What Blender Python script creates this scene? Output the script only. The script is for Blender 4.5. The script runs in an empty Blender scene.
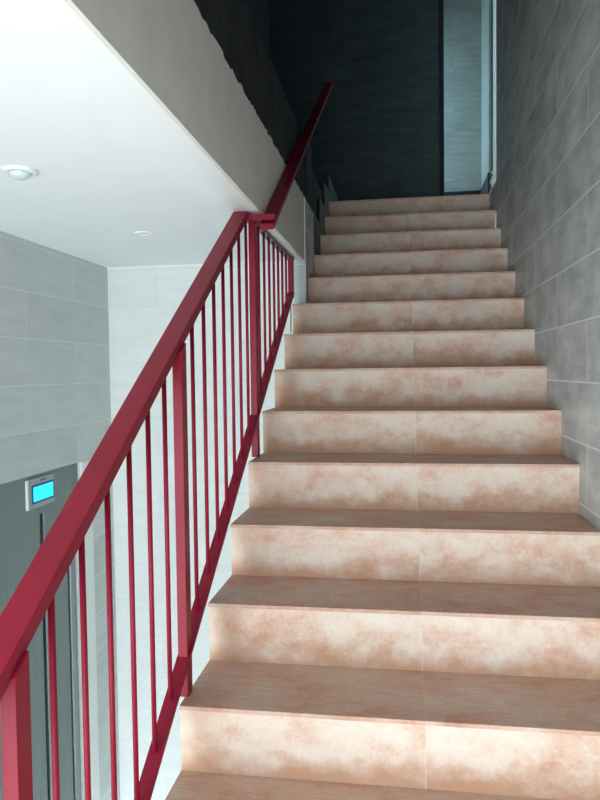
import bpy, bmesh, math
from mathutils import Vector, Matrix

C = bpy.context.scene.collection
G, H, W = 0.2807, 0.175, 1.1974          # going, riser height, stair width
SL = H / G
FLOOR = -9 * H
CEIL = 1.65
JX = 0.6315

# ---------------------------------------------------------------- materials
def srgb(r, g, b):
    f = lambda c: (c / 12.92 if c <= .04045 else ((c + .055) / 1.055) ** 2.4)
    return (f(r / 255), f(g / 255), f(b / 255), 1)

class Mat:
    def __init__(s, name, rough=.6, metallic=0, spec=.5):
        s.m = bpy.data.materials.new(name); s.m.use_nodes = True
        s.t = s.m.node_tree; s.b = s.t.nodes['Principled BSDF']
        s.b.inputs['Roughness'].default_value = rough
        s.b.inputs['Metallic'].default_value = metallic
        s.b.inputs['Specular IOR Level'].default_value = spec
    def n(s, typ, **kw):
        x = s.t.nodes.new(typ)
        for k, v in kw.items():
            if k in x.inputs: x.inputs[k].default_value = v
            else: setattr(x, k, v)
        return x
    def l(s, a, b): s.t.links.new(a, b)
    def pos(s):
        return s.n('ShaderNodeNewGeometry').outputs['Position']
    def mapped(s, src, scale=(1, 1, 1), loc=(0, 0, 0)):
        x = s.n('ShaderNodeMapping'); s.l(src, x.inputs['Vector'])
        x.inputs['Scale'].default_value = scale; x.inputs['Location'].default_value = loc
        return x.outputs[0]
    def noise(s, vec, scale, detail=4, rough=.55):
        x = s.n('ShaderNodeTexNoise'); s.l(vec, x.inputs['Vector'])
        x.inputs['Scale'].default_value = scale; x.inputs['Detail'].default_value = detail
        x.inputs['Roughness'].default_value = rough
        return x.outputs['Fac']
    def ramp(s, fac, stops):
        x = s.n('ShaderNodeValToRGB'); s.l(fac, x.inputs['Fac'])
        e = x.color_ramp.elements
        while len(e) < len(stops): e.new(.5)
        for i, (p, c) in enumerate(stops): e[i].position = p; e[i].color = c
        return x.outputs['Color']
    def mix(s, a, b, fac, mode='MIX'):
        x = s.n('ShaderNodeMix', data_type='RGBA', blend_type=mode)
        for sock, v in ((x.inputs[6], a), (x.inputs[7], b), (x.inputs[0], fac)):
            if isinstance(v, (int, float, tuple)): sock.default_value = v
            else: s.l(v, sock)
        return x.outputs[2]
    def math(s, op, a, b=0., c=0.):
        x = s.n('ShaderNodeMath', operation=op)
        for i, v in enumerate((a, b, c)):
            if isinstance(v, (int, float)): x.inputs[i].default_value = v
            else: s.l(v, x.inputs[i])
        return x.outputs[0]
    def bump(s, h, dist=.002, strength=.5):
        x = s.n('ShaderNodeBump'); x.inputs['Distance'].default_value = dist
        x.inputs['Strength'].default_value = strength
        s.l(h, x.inputs['Height']); s.l(x.outputs[0], s.b.inputs['Normal'])
    def color(s, c):
        if isinstance(c, tuple): s.b.inputs['Base Color'].default_value = c
        else: s.l(c, s.b.inputs['Base Color'])

def plain(name, col, rough=.6, metallic=0, spec=.5, bumps=0., var=.06, vs=6):
    m = Mat(name, rough, metallic, spec)
    n = m.noise(m.pos(), vs, 5)
    lo = tuple(c * (1 - var) for c in col[:3]) + (1,); hi = tuple(min(1, c * (1 + var)) for c in col[:3]) + (1,)
    m.color(m.ramp(n, [(.3, lo), (.7, hi)]))
    if bumps:
        m.bump(m.noise(m.pos(), 140, 3), .001, bumps)
    return m.m

def wall_tile(name, lo, hi, grout, axis='Y', streak=1., mortar=.0022, contrast=1., tilevar=.25, rough=.42):
    """large format stone-look tiles 0.925 x 0.213 in half bond, fine horizontal veins"""
    m = Mat(name, rough, 0, .4)
    sep = m.n('ShaderNodeSeparateXYZ'); m.l(m.pos(), sep.inputs[0])
    h = sep.outputs['Y'] if axis == 'Y' else sep.outputs['X']
    cmb = m.n('ShaderNodeCombineXYZ')
    m.l(m.math('ADD', h, 10 * .925 - 1.04 + .4625), cmb.inputs[0])
    m.l(m.math('ADD', sep.outputs['Z'], 20 * .213 - .99), cmb.inputs[1])
    br = m.n('ShaderNodeTexBrick', offset=.5, offset_frequency=2)
    m.l(cmb.outputs[0], br.inputs['Vector'])
    for k, v in (('Scale', 1.), ('Mortar Size', mortar), ('Mortar Smooth', .3), ('Bias', 0.), ('Brick Width', .925), ('Row Height', .213)):
        br.inputs[k].default_value = v
    br.inputs['Color1'].default_value = (0, 0, 0, 1); br.inputs['Color2'].default_value = (1, 1, 1, 1)
    br.inputs['Mortar'].default_value = (.5, .5, .5, 1)
    # shift the vein pattern per tile
    sh = m.n('ShaderNodeVectorMath', operation='MULTIPLY_ADD')
    m.l(br.outputs['Color'], sh.inputs[0]); sh.inputs[1].default_value = (3.1, 7.7, 5.3); m.l(cmb.outputs[0], sh.inputs[2])
    v1 = m.noise(m.mapped(sh.outputs[0], (1.2, 9, 1)), 3.2, 6, .62)
    v2 = m.noise(m.mapped(sh.outputs[0], (2.2, 2.8, 1)), 2.1, 4, .6)
    v3 = m.noise(m.mapped(sh.outputs[0], (6, 60, 1)), 3, 3, .6)
    f = m.math('MULTIPLY_ADD', v1, .5 * streak, m.math('MULTIPLY_ADD', v3, .15 * streak, m.math('MULTIPLY', v2, 1 - .65 * streak)))
    f = m.math('MULTIPLY_ADD', m.math('SUBTRACT', f, .5), contrast, .5)
    r = m.ramp(f, [(.3, lo), (.7, hi)])
    tv = m.math('MULTIPLY_ADD', m.math('SUBTRACT', br.outputs['Color'], .5), tilevar * .5, 1.)
    cb = m.n('ShaderNodeCombineColor')
    for i in range(3): m.l(tv, cb.inputs[i])
    r = m.mix(r, cb.outputs[0], 1., 'MULTIPLY')
    m.color(m.mix(r, grout, br.outputs['Fac']))
    inv = m.math('SUBTRACT', 1, br.outputs['Fac'])
    m.bump(m.math('MULTIPLY_ADD', v3, .15, inv), .0012, .4)
    return m.m

def cotto(name, tread):
    """mottled terracotta stoneware, two tiles per step with a pale grout line"""
    m = Mat(name, .55 if tread else .62, 0, .3)
    P = m.pos()
    sep = m.n('ShaderNodeSeparateXYZ'); m.l(P, sep.inputs[0])
    X, Y, Z = sep.outputs
    side = m.math('GREATER_THAN', X, JX)
    zed = m.math('MULTIPLY', m.math('FLOOR', m.math('DIVIDE', m.math('ADD', Z, .002), H)), 1.) if not tread else m.math('ROUND', m.math('DIVIDE', Z, H))
    seed = m.math('MULTIPLY_ADD', side, 3.7, m.math('MULTIPLY', zed, 1.37))
    off = m.n('ShaderNodeCombineXYZ'); m.l(seed, off.inputs[0]); m.l(m.math('MULTIPLY', seed, 2.3), off.inputs[1]); m.l(m.math('MULTIPLY', seed, 1.7), off.inputs[2])
    add = m.n('ShaderNodeVectorMath', operation='ADD'); m.l(P, add.inputs[0]); m.l(off.outputs[0], add.inputs[1])
    big = m.noise(m.mapped(add.outputs[0], (1, 1.6, 1.7)), 5.2 if tread else 7.5, 3, .5)
    mid = m.noise(add.outputs[0], 17, 5, .65)
    fine = m.noise(add.outputs[0], 95, 4, .7)
    f = m.math('MULTIPLY_ADD', big, .46, m.math('MULTIPLY_ADD', mid, .30, m.math('MULTIPLY', fine, .24)))
    if tread:
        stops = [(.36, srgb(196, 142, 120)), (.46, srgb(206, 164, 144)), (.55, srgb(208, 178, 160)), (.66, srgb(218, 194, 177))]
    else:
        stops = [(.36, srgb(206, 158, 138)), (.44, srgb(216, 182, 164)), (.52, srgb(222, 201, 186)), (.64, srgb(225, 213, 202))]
    c = m.ramp(f, stops)
    if tread:
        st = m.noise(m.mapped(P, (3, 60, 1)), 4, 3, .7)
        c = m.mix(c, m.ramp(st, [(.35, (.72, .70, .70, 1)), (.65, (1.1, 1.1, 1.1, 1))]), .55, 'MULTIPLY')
    else:
        # ragged brown lower band: mostly painted contact shade, partly the tile's own browning
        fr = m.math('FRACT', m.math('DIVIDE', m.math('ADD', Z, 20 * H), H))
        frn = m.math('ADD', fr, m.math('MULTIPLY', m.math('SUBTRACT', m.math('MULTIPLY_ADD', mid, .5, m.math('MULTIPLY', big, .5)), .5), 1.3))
        shade_rim = m.ramp(frn, [(.06, (.85, .85, .85, 1)), (.26, (.45, .45, .45, 1)), (.46, (0, 0, 0, 1))])
        c = m.mix(c, srgb(192, 147, 120), shade_rim)
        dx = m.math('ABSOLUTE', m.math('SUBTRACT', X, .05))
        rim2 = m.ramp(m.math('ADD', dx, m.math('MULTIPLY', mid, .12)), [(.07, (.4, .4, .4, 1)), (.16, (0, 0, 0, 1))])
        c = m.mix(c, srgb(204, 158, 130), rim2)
    sp = m.ramp(m.noise(P, 260, 2, .5), [(.30, (.80, .76, .74, 1)), (.42, (1, 1, 1, 1))])
    c = m.mix(c, sp, .6, 'MULTIPLY')
    g = m.math('LESS_THAN', m.math('ABSOLUTE', m.math('SUBTRACT', X, JX)), .0016)
    c = m.mix(c, srgb(222, 204, 188) if not tread else srgb(206, 178, 160), m.math('MULTIPLY', g, .6))
    m.color(c)
    hgt = m.math('MULTIPLY_ADD', fine, .5, mid)
    if tread:
        # fine anti-slip grooves next to the nosing
        fy = m.math('MULTIPLY', m.math('FRACT', m.math('DIVIDE', m.math('ADD', Y, 20 * G), G)), G)
        near = m.math('MULTIPLY', m.math('LESS_THAN', fy, .062), m.math('GREATER_THAN', fy, .012))
        gr = m.math('MULTIPLY', m.math('SINE', m.math('MULTIPLY', fy, 520)), near)
        hgt = m.math('MULTIPLY_ADD', gr, .45, hgt)
    m.bump(hgt, .0016, .5)
    return m.m

M = dict(
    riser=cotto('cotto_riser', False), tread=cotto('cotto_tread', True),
    grey_tile=wall_tile('grey_wall_tile', srgb(160, 164, 166), srgb(218, 219, 217), srgb(238, 239, 236), contrast=1.4, streak=.55, mortar=.0035),
    lobby_tile=wall_tile('lobby_wall_tile', srgb(186, 194, 191), srgb(214, 220, 217), srgb(224, 229, 227), contrast=.8),
    far_tile=wall_tile('pale_wall_tile', srgb(222, 225, 222), srgb(240, 242, 240), srgb(218, 222, 220), 'X', contrast=.7, tilevar=.06, mortar=.0016),
    back_tile=wall_tile('landing_wall_tile', srgb(126, 128, 126), srgb(160, 162, 160), srgb(134, 136, 136), 'X', contrast=1.2, tilevar=.1, mortar=.0008),
    dimmed_tile=wall_tile('dimmed_wall_tile', srgb(38, 43, 46), srgb(62, 70, 74), srgb(50, 54, 56), 'X', contrast=1.2, tilevar=.1, mortar=.001, rough=.75),  # dimness of the landing wall put into the tile colour
    white=plain('white_ceiling_paint', srgb(244, 246, 246), .75, var=.01, bumps=.1),
    white_wall=plain('white_plaster', srgb(236, 238, 236), .8, var=.02, bumps=.2),
    grey_plaster=plain('grey_plaster', srgb(228, 224, 216), .85, var=.05, bumps=.5, vs=9),
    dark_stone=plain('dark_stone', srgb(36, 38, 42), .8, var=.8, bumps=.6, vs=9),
    black=plain('unlit_black', srgb(20, 20, 22), .9, var=.15),  # darkness of the unlit upper hall painted into the base colour
    black_tile=plain('black_skirting', srgb(22, 22, 24), .6, var=.2),
    steel=None, floor=plain('lobby_floor_stone', srgb(196, 202, 206), .5, var=.08),
    trim=plain('white_trim', srgb(232, 234, 232), .45, var=.02),
    rubble=plain('broken_mortar', srgb(226, 226, 222), .9, var=.25, bumps=1., vs=60),
    screen_frame=plain('display_bezel', srgb(18, 40, 120), .3, var=.02),
    cap=plain('dark_plastic', srgb(60, 64, 66), .4, var=.05),
    lamp=plain('white_lamp_plastic', srgb(240, 240, 238), .35, var=.01),
    glassy=plain('frosted_lens', srgb(206, 218, 220), .25, var=.02),
)
def red(name, col):
    m = Mat(name, .4, 0, .22)
    n = m.noise(m.pos(), 14, 4)
    m.color(m.ramp(n, [(.3, tuple(c * .9 for c in col[:3]) + (1,)), (.7, tuple(c * 1.08 for c in col[:3]) + (1,))]))
    m.bump(m.noise(m.pos(), 220, 2), .0004, .25)
    return m.m
M['skirt'] = plain('dark_grey_skirting', srgb(66, 66, 64), .6, var=.1)
M['red'] = red('crimson_enamel', srgb(132, 17, 42))
def brushed():
    m = Mat('brushed_steel', .38, .75, .5)
    n = m.noise(m.mapped(m.pos(), (90, 90, .8)), 3, 4, .7)
    m.color(m.ramp(n, [(.3, srgb(132, 142, 146)), (.7, srgb(168, 178, 180))]))
    m.l(m.ramp(n, [(.2, (.30, .30, .30, 1)), (.8, (.48, .48, .48, 1))]), m.b.inputs['Roughness'])
    return m.m
M['steel'] = brushed()
def brushed2():
    m = Mat('painted_steel_panel', .5, .2, .4)
    n = m.noise(m.mapped(m.pos(), (70, 70, .8)), 3, 4, .7)
    m.color(m.ramp(n, [(.3, srgb(112, 125, 122)), (.7, srgb(132, 145, 141))]))
    return m.m
M['portal'] = brushed2()
sm = Mat('lit_cyan_screen', .3); sm.color(srgb(0, 200, 240))
sm.b.inputs['Emission Color'].default_value = srgb(0, 216, 250); sm.b.inputs['Emission Strength'].default_value = 1.0
M['screen'] = sm.m

# ---------------------------------------------------------------- geometry helpers
def box(bm, x0, x1, y0, y1, z0, z1, bev=0):
    b = bmesh.new()
    bmesh.ops.create_cube(b, size=1)
    for v in b.verts:
        v.co = ((x0 + x1) / 2 + v.co.x * (x1 - x0), (y0 + y1) / 2 + v.co.y * (y1 - y0), (z0 + z1) / 2 + v.co.z * (z1 - z0))
    if bev: bmesh.ops.bevel(b, geom=b.edges[:], offset=bev, segments=2, profile=.6, affect='EDGES')
    me = bpy.data.meshes.new('t'); b.to_mesh(me); b.free(); bm.from_mesh(me); bpy.data.meshes.remove(me)

def prism(bm, pts, x0, x1, bev=0, axis='X'):
    """polygon in YZ extruded along X (or polygon in XY extruded along Z with axis='Z')"""
    b = bmesh.new()
    mk = (lambda p, t: (t, p[0], p[1])) if axis == 'X' else (lambda p, t: (p[0], p[1], t))
    a = [b.verts.new(mk(p, x0)) for p in pts]; c = [b.verts.new(mk(p, x1)) for p in pts]
    b.faces.new(a); b.faces.new(c[::-1])
    n = len(pts)
    for i in range(n): b.faces.new((a[i], c[i], c[(i + 1) % n], a[(i + 1) % n]))
    bmesh.ops.recalc_face_normals(b, faces=b.faces[:])
    if bev: bmesh.ops.bevel(b, geom=b.edges[:], offset=bev, segments=2, profile=.6, affect='EDGES')
    me = bpy.data.meshes.new('t'); b.to_mesh(me); b.free(); bm.from_mesh(me); bpy.data.meshes.remove(me)

def lathe(bm, prof, cx, cy, seg=40):
    rings = []
    for r, z in prof:
        if r < 1e-6: rings.append([bm.verts.new((cx, cy, z))])
        else: rings.append([bm.verts.new((cx + r * math.cos(2 * math.pi * i / seg), cy + r * math.sin(2 * math.pi * i / seg), z)) for i in range(seg)])
    for a, b in zip(rings, rings[1:]):
        for i in range(seg):
            j = (i + 1) % seg
            if len(a) == 1: bm.faces.new((a[0], b[i], b[j]))
            elif len(b) == 1: bm.faces.new((a[i], b[0], a[j]))
            else: bm.faces.new((a[i], b[i], b[j], a[j]))
    bmesh.ops.recalc_face_normals(bm, faces=bm.faces[:])

def obj(name, bm, mat, parent=None, smooth=False):
    me = bpy.data.meshes.new(name); bm.to_mesh(me); bm.free()
    if smooth:
        for p in me.polygons: p.use_smooth = True
    me.materials.append(mat)
    o = bpy.data.objects.new(name, me); C.objects.link(o)
    if parent:
        o.parent = parent; o.matrix_parent_inverse = Matrix.Translation(-parent.location)
    return o
def bobj(name, dims, mat, parent=None, bev=0):
    bm = bmesh.new(); box(bm, *dims, bev); return obj(name, bm, mat, parent)
def struct(o): o['kind'] = 'structure'; return o
def thing(name, label, cat, loc=(0, 0, 0), group=None):
    o = bpy.data.objects.new(name, None); o.empty_display_size = .1; C.objects.link(o); o.location = loc
    o['label'] = label; o['category'] = cat
    if group: o['group'] = group
    return o

# ---------------------------------------------------------------- the setting
YF = 2.385            # face of the lobby far wall
XL = -1.10            # face of the lift wall
YB = -5.0             # glazed entrance behind the camera
XW = .048             # face of the plaster over the lobby and of the wall beside the upper steps
ZR = 2.005            # ragged upper edge of the plaster
YD, YL = 4.35, 4.85   # dark landing wall, recess wall
TOP = 4.7

struct(bobj('floor', (XL - .15, W + .15, YB - .1, YF + .1, FLOOR - .1, FLOOR), M['floor']))
struct(bobj('ceiling', (XL - .15, XW - .0121, YB, YF + .12, CEIL, CEIL + .1), M['white']))
YLIP = -.95
struct(bobj('ceiling_light_block', (XW - .012, W, YB, YLIP, CEIL, CEIL + .35), M['white']))  # unseen ceiling slab, its edge placed to block light from the upper steps
struct(bobj('wall_right', (W, W + .15, YB, 3.30, FLOOR, TOP), M['grey_tile']))
# lift wall with the portal opening
bm = bmesh.new()
OPY0, OPY1, OPZ = 1.15, 1.98, .578
box(bm, XL - .15, XL, YB, OPY0, FLOOR, CEIL)
box(bm, XL - .15, XL, OPY1 + .0, YF + .12, FLOOR, CEIL)
box(bm, XL - .15, XL, OPY0, OPY1, OPZ, CEIL)
struct(obj('wall_left', bm, M['lobby_tile']))
struct(bobj('wall_far', (XL, -.012, YF, YF + .12, FLOOR, CEIL), M['far_tile']))
# bead along the joint of ceiling and far wall
struct(bobj('trim_1', (XL, -.03, YF - .008, YF, CEIL - .008, CEIL), M['white']))
# entrance wall behind the camera: glazed, with mullions
bm = bmesh.new()
for x in (XL - .15, XL + 1.05, W - .0):
    box(bm, x, x + .12, YB - .08, YB, FLOOR, CEIL)
box(bm, XL - .15, W + .15, YB - .08, YB, CEIL - .1, CEIL + .35)
box(bm, XL - .15, W + .15, YB - .08, YB, FLOOR, FLOOR + .08)
struct(obj('window_1', bm, M['portal']))

# plaster face of the upper slab, ragged at its upper edge
bm = bmesh.new()
import random
random.seed(4)
pts = [(YLIP + .001, CEIL), (2.40, CEIL)]
y = 2.40; top = []
while y > YLIP + .03:
    top.append((y, ZR + random.uniform(-.009, .006))); y -= random.uniform(.01, .045)
top.append((YLIP + .001, ZR))
prism(bm, pts + top, XW - .012, XW)
struct(obj('wall_slab_edge', bm, M['grey_plaster']))
# wall beside the upper steps (behind the pillar)
struct(bobj('wall_stair_side', (-.05, XW, 2.4002, YD, 1.2, ZR), M['grey_tile']))
# pillar face next to the last post
struct(bobj('wall_pillar', (-.0119, XW, YF, 2.40, 8 * H + .0005, CEIL - .001), M['lobby_tile']))
struct(bobj('trim_2', (XW + .0002, XW + .006, 2.392, 2.402, 8 * H + .001, ZR - .005), M['trim']))
# dark stone band above the plaster, then the dark upper hall
bm = bmesh.new()
box(bm, .036, .043, YLIP, 2.46, ZR + .008, 2.34)
box(bm, .036, .043, 2.50, 2.78, ZR + .001, 2.40)
struct(obj('trim_3', bm, M['dark_stone']))
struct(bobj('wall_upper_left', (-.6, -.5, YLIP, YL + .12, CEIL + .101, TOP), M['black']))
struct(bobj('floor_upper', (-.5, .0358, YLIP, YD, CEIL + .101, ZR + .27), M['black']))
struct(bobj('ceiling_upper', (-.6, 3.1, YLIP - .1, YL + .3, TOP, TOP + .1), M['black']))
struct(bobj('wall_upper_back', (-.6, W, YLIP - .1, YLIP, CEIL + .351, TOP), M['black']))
# stepped skirting along the top steps
bm = bmesh.new()
for k in (10, 11, 12):
    box(bm, XW, XW + .009, G * k + .012, G * (k + 1) + .012, H * k, H * k + .245)
box(bm, XW, XW + .009, G * 13 + .012, YD, H * 13, H * 13 + .2)
struct(obj('baseboard_left', bm, M['skirt']))
# landing
struct(bobj('floor_landing', (-.35, 3.0, G * 14 + .015, YL + .12, 13 * H - .2, 13 * H), M['tread']))
struct(bobj('floor_passage', (W, 3.0, 3.301, G * 14 + .0149, 13 * H - .2, 13 * H), M['grey_tile']))
struct(bobj('wall_landing_dark', (-.5, .905, YD, YD + .1, 13 * H, TOP), M['dimmed_tile']))
struct(bobj('trim_4', (.893, .925, YD - .004, YD + .1, 13 * H, TOP), M['black']))
struct(bobj('wall_landing_back', (-.35, 3.0, YL, YL + .12, 13 * H, TOP), M['back_tile']))
struct(bobj('wall_landing_pier', (1.275, 1.5, 4.304, YL, 13 * H, TOP), M['back_tile']))
struct(bobj('trim_5', (1.303, 1.340, 4.293, 4.304, 2.6, TOP), M['trim']))
bm = bmesh.new()
box(bm, -.3, 1.275, YL - .012, YL, 13 * H, 2.598)
box(bm, 1.263, 1.275, 4.29, YL - .012, 13 * H, 2.598)
struct(obj('baseboard_landing', bm, M['black_tile']))
# broken mortar at the foot of the pier
bm = bmesh.new()
random.seed(9)
zc = 13 * H + .0
pr = []
n = 12
for i in range(n + 1): pr.append((1.277 + .012 * math.sin(i * 1.9) + .014 * (i / n), 13 * H + .33 * i / n))
pl = pr + [(1.338, 2.605), (1.334, 2.5), (1.336, 2.4), (1.322, 13 * H)]
b = bmesh.new()
f0 = [b.verts.new((p[0], 4.288, p[1])) for p in pl]; f1 = [b.verts.new((p[0], 4.304, p[1])) for p in pl]
b.faces.new(f0); b.faces.new(f1[::-1])
for i in range(len(pl)): b.faces.new((f0[i], f1[i], f1[(i + 1) % len(pl)], f0[(i + 1) % len(pl)]))
bmesh.ops.recalc_face_normals(b, faces=b.faces[:])
me = bpy.data.meshes.new('t'); b.to_mesh(me); b.free(); bm.from_mesh(me)
struct(obj('trim_6', bm, M['rubble']))
# side passage to the right of the landing, closing walls
struct(bobj('wall_passage', (W + .15, 3.0, 3.18, 3.30, 13 * H - .2, TOP), M['back_tile']))

# ---------------------------------------------------------------- the staircase
st = thing('staircase', 'straight flight of salmon terracotta tiled steps climbing beside the grey tiled wall', 'stairs', (.6, 0, FLOOR))
K0, K1 = -8, 13
TH = .011
bm = bmesh.new()
pts = [(G * K0 + .014, FLOOR)]
for k in range(K0, 9):
    if k > K0: pts.append((G * k + .014, H * (k - 1) - TH))
    pts.append((G * k + .014, H * k - TH))
pts += [(YF - .001, H * 8 - TH), (YF - .001, FLOOR)]
prism(bm, pts, .003, W - .001)
pts = [(YF - .001, H * 8 - TH)]
for k in range(9, 14): pts += [(G * k + .014, H * (k - 1) - TH), (G * k + .014, H * k - TH)]
pts += [(G * 14 + .014, H * 13 - TH), (G * 14 + .014, H * 13 - .25), (YF - .001, 1.0)]
prism(bm, pts, XW + .001, W - .001)
obj('stair_base', bm, M['white_wall'], st)
for k in range(K0, K1 + 1):
    x0 = 0 if k < 9 else XW + .0005
    bm = bmesh.new(); box(bm, x0 + .0015, W - .0005, G * k + .004, G * k + .0139, H * (k - 1) + .0002, H * k - TH, .0008)
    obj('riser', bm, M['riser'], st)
    bm = bmesh.new()
    if k == 8:
        prism(bm, [(0, G * k), (W - .0005, G * k), (W - .0005, G * (k + 1) + .0138), (XW + .0005, G * (k + 1) + .0138), (XW + .0005, 2.384), (0, 2.384)], H * k - TH, H * k, .0012, 'Z')
    else:
        box(bm, x0, W - .0005, G * k, G * (k + 1) + .0138, H * k - TH, H * k, .0012)
    obj('tread', bm, M['tread'], st)

# ---------------------------------------------------------------- the railing
rl = thing('stair_railing', 'crimson painted metal railing with square bars along the open left side of the steps', 'railing', (-.004, -1.23, -.7))
R = M['red']
def slope_bar(bm, y0, y1, c_top, th, x0, x1, bev=.0015):
    prism(bm, [(y0, c_top - th + SL * y0), (y1, c_top - th + SL * y1), (y1, c_top + SL * y1), (y0, c_top + SL * y0)], x0, x1, bev)
PX0, PX1 = -.017, .009
CT = .92
YJ = 1.17
bm = bmesh.new()
slope_bar(bm, -1.3, YJ, CT, .034, -.052, .003, .002)
# short level piece that carries the handrail round the slab edge
zt = CT + SL * YJ
box(bm, -.052, .107, YJ - .003, YJ + .045, zt - .036, zt - .014, .002)
obj('handrail', bm, R, rl)
bm = bmesh.new()
slope_bar(bm, YJ - .02, 3.55, .878, .024, .052, .107, .002)
obj('handrail', bm, R, rl)
for yb in (1.9, 3.2):
    bm = bmesh.new()
    zb = .85 + SL * yb
    box(bm, XW if zb < ZR else .03, .09, yb - .006, yb + .006, zb - .03, zb - .018, .001)
    box(bm, .084, .096, yb - .006, yb + .006, zb - .03, zb + .006, .001)
    o = obj('bracket', bm, R, rl)
bm = bmesh.new(); slope_bar(bm, -1.3, 2.215, .078, .012, -.020, .016, .001); obj('bottom_rail', bm, R, rl)
bm = bmesh.new(); box(bm, -.026, .006, YJ + .045, 2.29, CEIL - .014, CEIL, .001)
o = obj('top_rail', bm, M['cap'], rl); o['label'] = 'dark grey top bar under the ceiling edge'

POSTS = [-1.23, -.458, .350, 1.288, 2.235]
for i, yc in enumerate(POSTS):
    zfoot = H * math.floor((yc - .0) / G)
    ztop = min(CT - .03 + SL * (yc + .0), CEIL - .002)
    dy = .020
    bm = bmesh.new()
    yt0, yt1 = yc - dy, yc + dy
    zf = lambda yy: min(CT - .03 + SL * yy, CEIL - .012)
    if i == 3: zf = lambda yy: CEIL - .001
    if i == 4: zf = lambda yy: CEIL - .012; zfoot = .05 + SL * (yc - .02)
    prism(bm, [(yt0, zfoot), (yt1, zfoot), (yt1, zf(yt1)), (yt0, zf(yt0))], PX0, PX1, .0012)
    obj('post', bm, R, rl)
bm = bmesh.new(); box(bm, PX0 + .008, PX0 + .012, 2.228, 2.24, 7 * H + .02 - .0, 8 * H + .09); obj('foot_plate', bm, M['cap'], rl)

def baluster(yc, ztop):
    bm = bmesh.new(); r = .0058
    xc = -.004
    z0 = .066 + SL * yc
    lathe(bm, [(0, z0), (r, z0), (r, ztop), (0, ztop)], xc, yc, 16)
    o = obj('baluster', bm, R, rl, True)
    for p in o.data.polygons: p.use_smooth = abs(p.normal.z) < .5
for k in range(6): yc = -1.12 + .113 * k; baluster(yc, CT - .03 + SL * yc)
for k in range(6): yc = -.345 + .1145 * k; baluster(yc, CT - .03 + SL * yc)
for k in range(7): yc = .465 + .1165 * k; baluster(yc, min(CT - .03 + SL * yc, CEIL - .01))
for k in range(7): yc = 1.395 + .1135 * k; baluster(yc, CEIL - .012)

# ---------------------------------------------------------------- the lift
el = thing('elevator_entrance', 'grey steel elevator doorway let into the tiled wall, left of the red railing', 'elevator', (XL, 1.55, FLOOR))
P = M['portal']
bobj('jamb', (XL - .13, XL - .012, OPY0 + .001, 1.588, FLOOR, OPZ - .001), P, el, .002)
bobj('header', (XL - .13, XL - .012, 1.589, OPY1 - .001, .385, OPZ - .001), P, el, .002)
bobj('door_leaf', (XL - .08, XL - .038, 1.664, 1.893, FLOOR, .38), P, el, .002)
bobj('door_leaf', (XL - .08, XL - .036, 1.915, 1.972, FLOOR, .38), M['steel'], el, .003)
bobj('door_edge', (XL - .0799, XL - .03, 1.648, 1.6635, FLOOR, .38), M['steel'], el, .001)
o = bobj('jamb_cover', (XL, XL + .012, OPY1, OPY1 + .115, FLOOR, OPZ - .003), M['trim'], el, .002); o['label'] = 'pale white jamb cover strip'
bobj('shaft_back', (XL - .149, XL - .131, OPY0, OPY1, FLOOR, OPZ), M['cap'], el)

dp = thing('floor_display', 'small steel box with lit cyan screen on the header over the elevator door', 'display', (XL, 1.55, .43))
D0 = XL - .012
bobj('housing', (D0, D0 + .008, 1.480, 1.716, .420, .560), M['steel'], dp, .003)
bobj('bezel', (D0 + .008, D0 + .0095, 1.510, 1.710, .442, .530), M['screen_frame'], dp, .0005)
bobj('screen', (D0 + .0095, D0 + .011, 1.522, 1.700, .452, .520), M['screen'], dp, .0003)
bobj('edge_strip', (D0 + .001, D0 + .010, 1.468, 1.4799, .422, .558), M['trim'], dp)
bm = bmesh.new(); 
for i in range(4): box(bm, D0 + .008, D0 + .0088, 1.590 + i * .013, 1.600 + i * .013, .540, .548)
obj('emblem', bm, M['cap'], dp)

# ---------------------------------------------------------------- ceiling fittings
lp = thing('ceiling_light', 'round domed ceiling fitting on the white lobby ceiling, the nearer and larger one', 'ceiling light', (-.545, .53, CEIL))
bm = bmesh.new(); lathe(bm, [(0, CEIL), (.052, CEIL), (.052, CEIL - .004), (.047, CEIL - .009), (.036, CEIL - .010), (.034, CEIL - .006), (0, CEIL - .006)], -.545, .53)
obj('trim_ring', bm, M['lamp'], lp, True)
bm = bmesh.new(); lathe(bm, [(.033, CEIL - .006)] + [(.033 * math.cos(a), CEIL - .006 - .022 * math.sin(a)) for a in [math.pi / 2 * i / 8 for i in range(1, 8)]] + [(0, CEIL - .028)], -.545, .53)
obj('lens', bm, M['glassy'], lp, True)
lp = thing('ceiling_light', 'tiny flush ceiling spotlight close to the pale far wall', 'ceiling light', (-.53, 1.485, CEIL))
bm = bmesh.new(); lathe(bm, [(.040, CEIL), (.040, CEIL - .003), (.036, CEIL - .006), (.028, CEIL - .006), (.026, CEIL - .0005)], -.53, 1.485)
obj('trim_ring', bm, M['lamp'], lp, True)
bm = bmesh.new(); lathe(bm, [(.0255, CEIL - .001), (.02, CEIL - .003), (0, CEIL - .0035)], -.53, 1.485)
obj('lens', bm, M['glassy'], lp, True)

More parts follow.
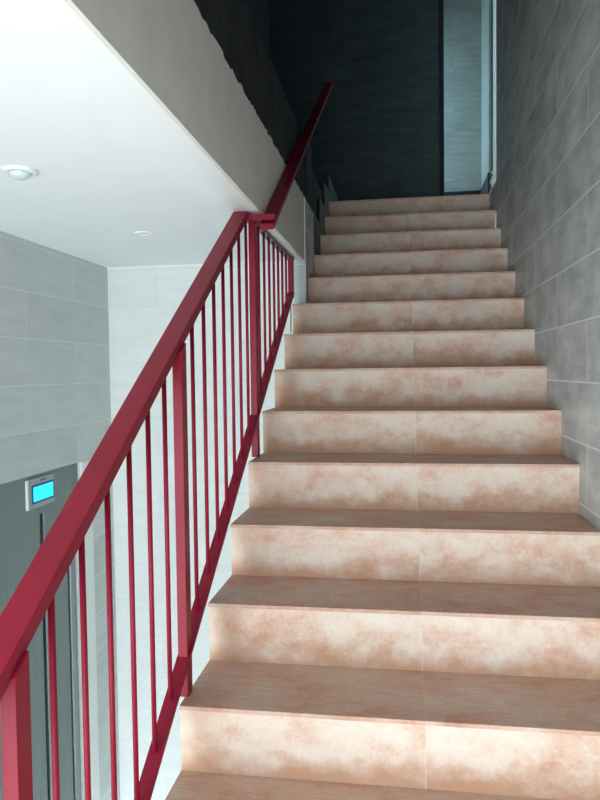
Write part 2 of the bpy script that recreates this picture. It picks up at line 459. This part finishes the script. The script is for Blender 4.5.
# ---------------------------------------------------------------- light
def area(name, loc, direction, sx, sy, power, col):
    L = bpy.data.lights.new(name, 'AREA'); L.shape = 'RECTANGLE'; L.size = sx; L.size_y = sy; L.energy = power; L.color = col
    o = bpy.data.objects.new(name, L); C.objects.link(o); o.location = loc
    o.rotation_euler = Vector(direction).to_track_quat('-Z', 'Y').to_euler(); return o
bm = bmesh.new()
for a in (-3.6, -2.22, -.86): box(bm, XL + .0005, XL + .018, a, a + .06, FLOOR, 1.2)
box(bm, XL + .0005, XL + .018, -3.6, -.8, 1.14, 1.2)
struct(obj('fill_light_frame', bm, M['portal']))  # frame added around the side fill lamp, on the solid wall
area('daylight_entrance', (.05, YB - .15, .05), (0, 1, 0), 2.3, 3.2, 130, (.88, .97, 1.0))
area('fill_light_side', (XL + .03, -2.2, -.1), (1, .35, 0), 2.6, 2.4, 190, (.86, .97, 1.0))  # unseen fill lamp, added to brighten the right wall and ceiling
area('daylight_recess', (.5, 4.66, 3.1), (1, 0, 0), .3, 1.6, 15, (.50, .88, 1.0))
area('daylight_passage', (2.3, 3.82, 3.5), (-1, .3, 0), .6, 1.6, 16, (.55, .92, 1.0))
L = bpy.data.lights.new('sun', 'SUN'); L.energy = 14; L.angle = .02; L.color = (.93, .98, 1)
o = bpy.data.objects.new('sun', L); C.objects.link(o); o.rotation_euler = Vector((-.10, 1, -.42)).to_track_quat('-Z', 'Y').to_euler()
w = bpy.data.worlds.new('World'); bpy.context.scene.world = w; w.use_nodes = True
w.node_tree.nodes['Background'].inputs[0].default_value = (.8, .93, 1, 1)
w.node_tree.nodes['Background'].inputs[1].default_value = .6

# ---------------------------------------------------------------- camera
cx, cy, cz, yaw, pitch, roll, F = .5789, -1.4047, 1.0415, .1479, -.0423, -.0122, 687.3
f = Vector((-math.sin(yaw) * math.cos(pitch), math.cos(yaw) * math.cos(pitch), math.sin(pitch)))
r = Vector((math.cos(yaw), math.sin(yaw), 0)); u = r.cross(f)
r2 = math.cos(roll) * r + math.sin(roll) * u; u2 = -math.sin(roll) * r + math.cos(roll) * u
cam = bpy.data.cameras.new('Camera'); co = bpy.data.objects.new('Camera', cam); C.objects.link(co)
mw = Matrix((r2, u2, -f)).transposed().to_4x4(); mw.translation = (cx, cy, cz); co.matrix_world = mw
cam.sensor_fit = 'HORIZONTAL'; cam.sensor_width = 36; cam.lens = F / 600 * 36; cam.clip_start = .02
s = bpy.context.scene; s.camera = co
s.view_settings.view_transform = 'Standard'; s.view_settings.look = 'None'; s.view_settings.gamma = 1
s.view_settings.use_curve_mapping = False; s.view_settings.exposure = -.04
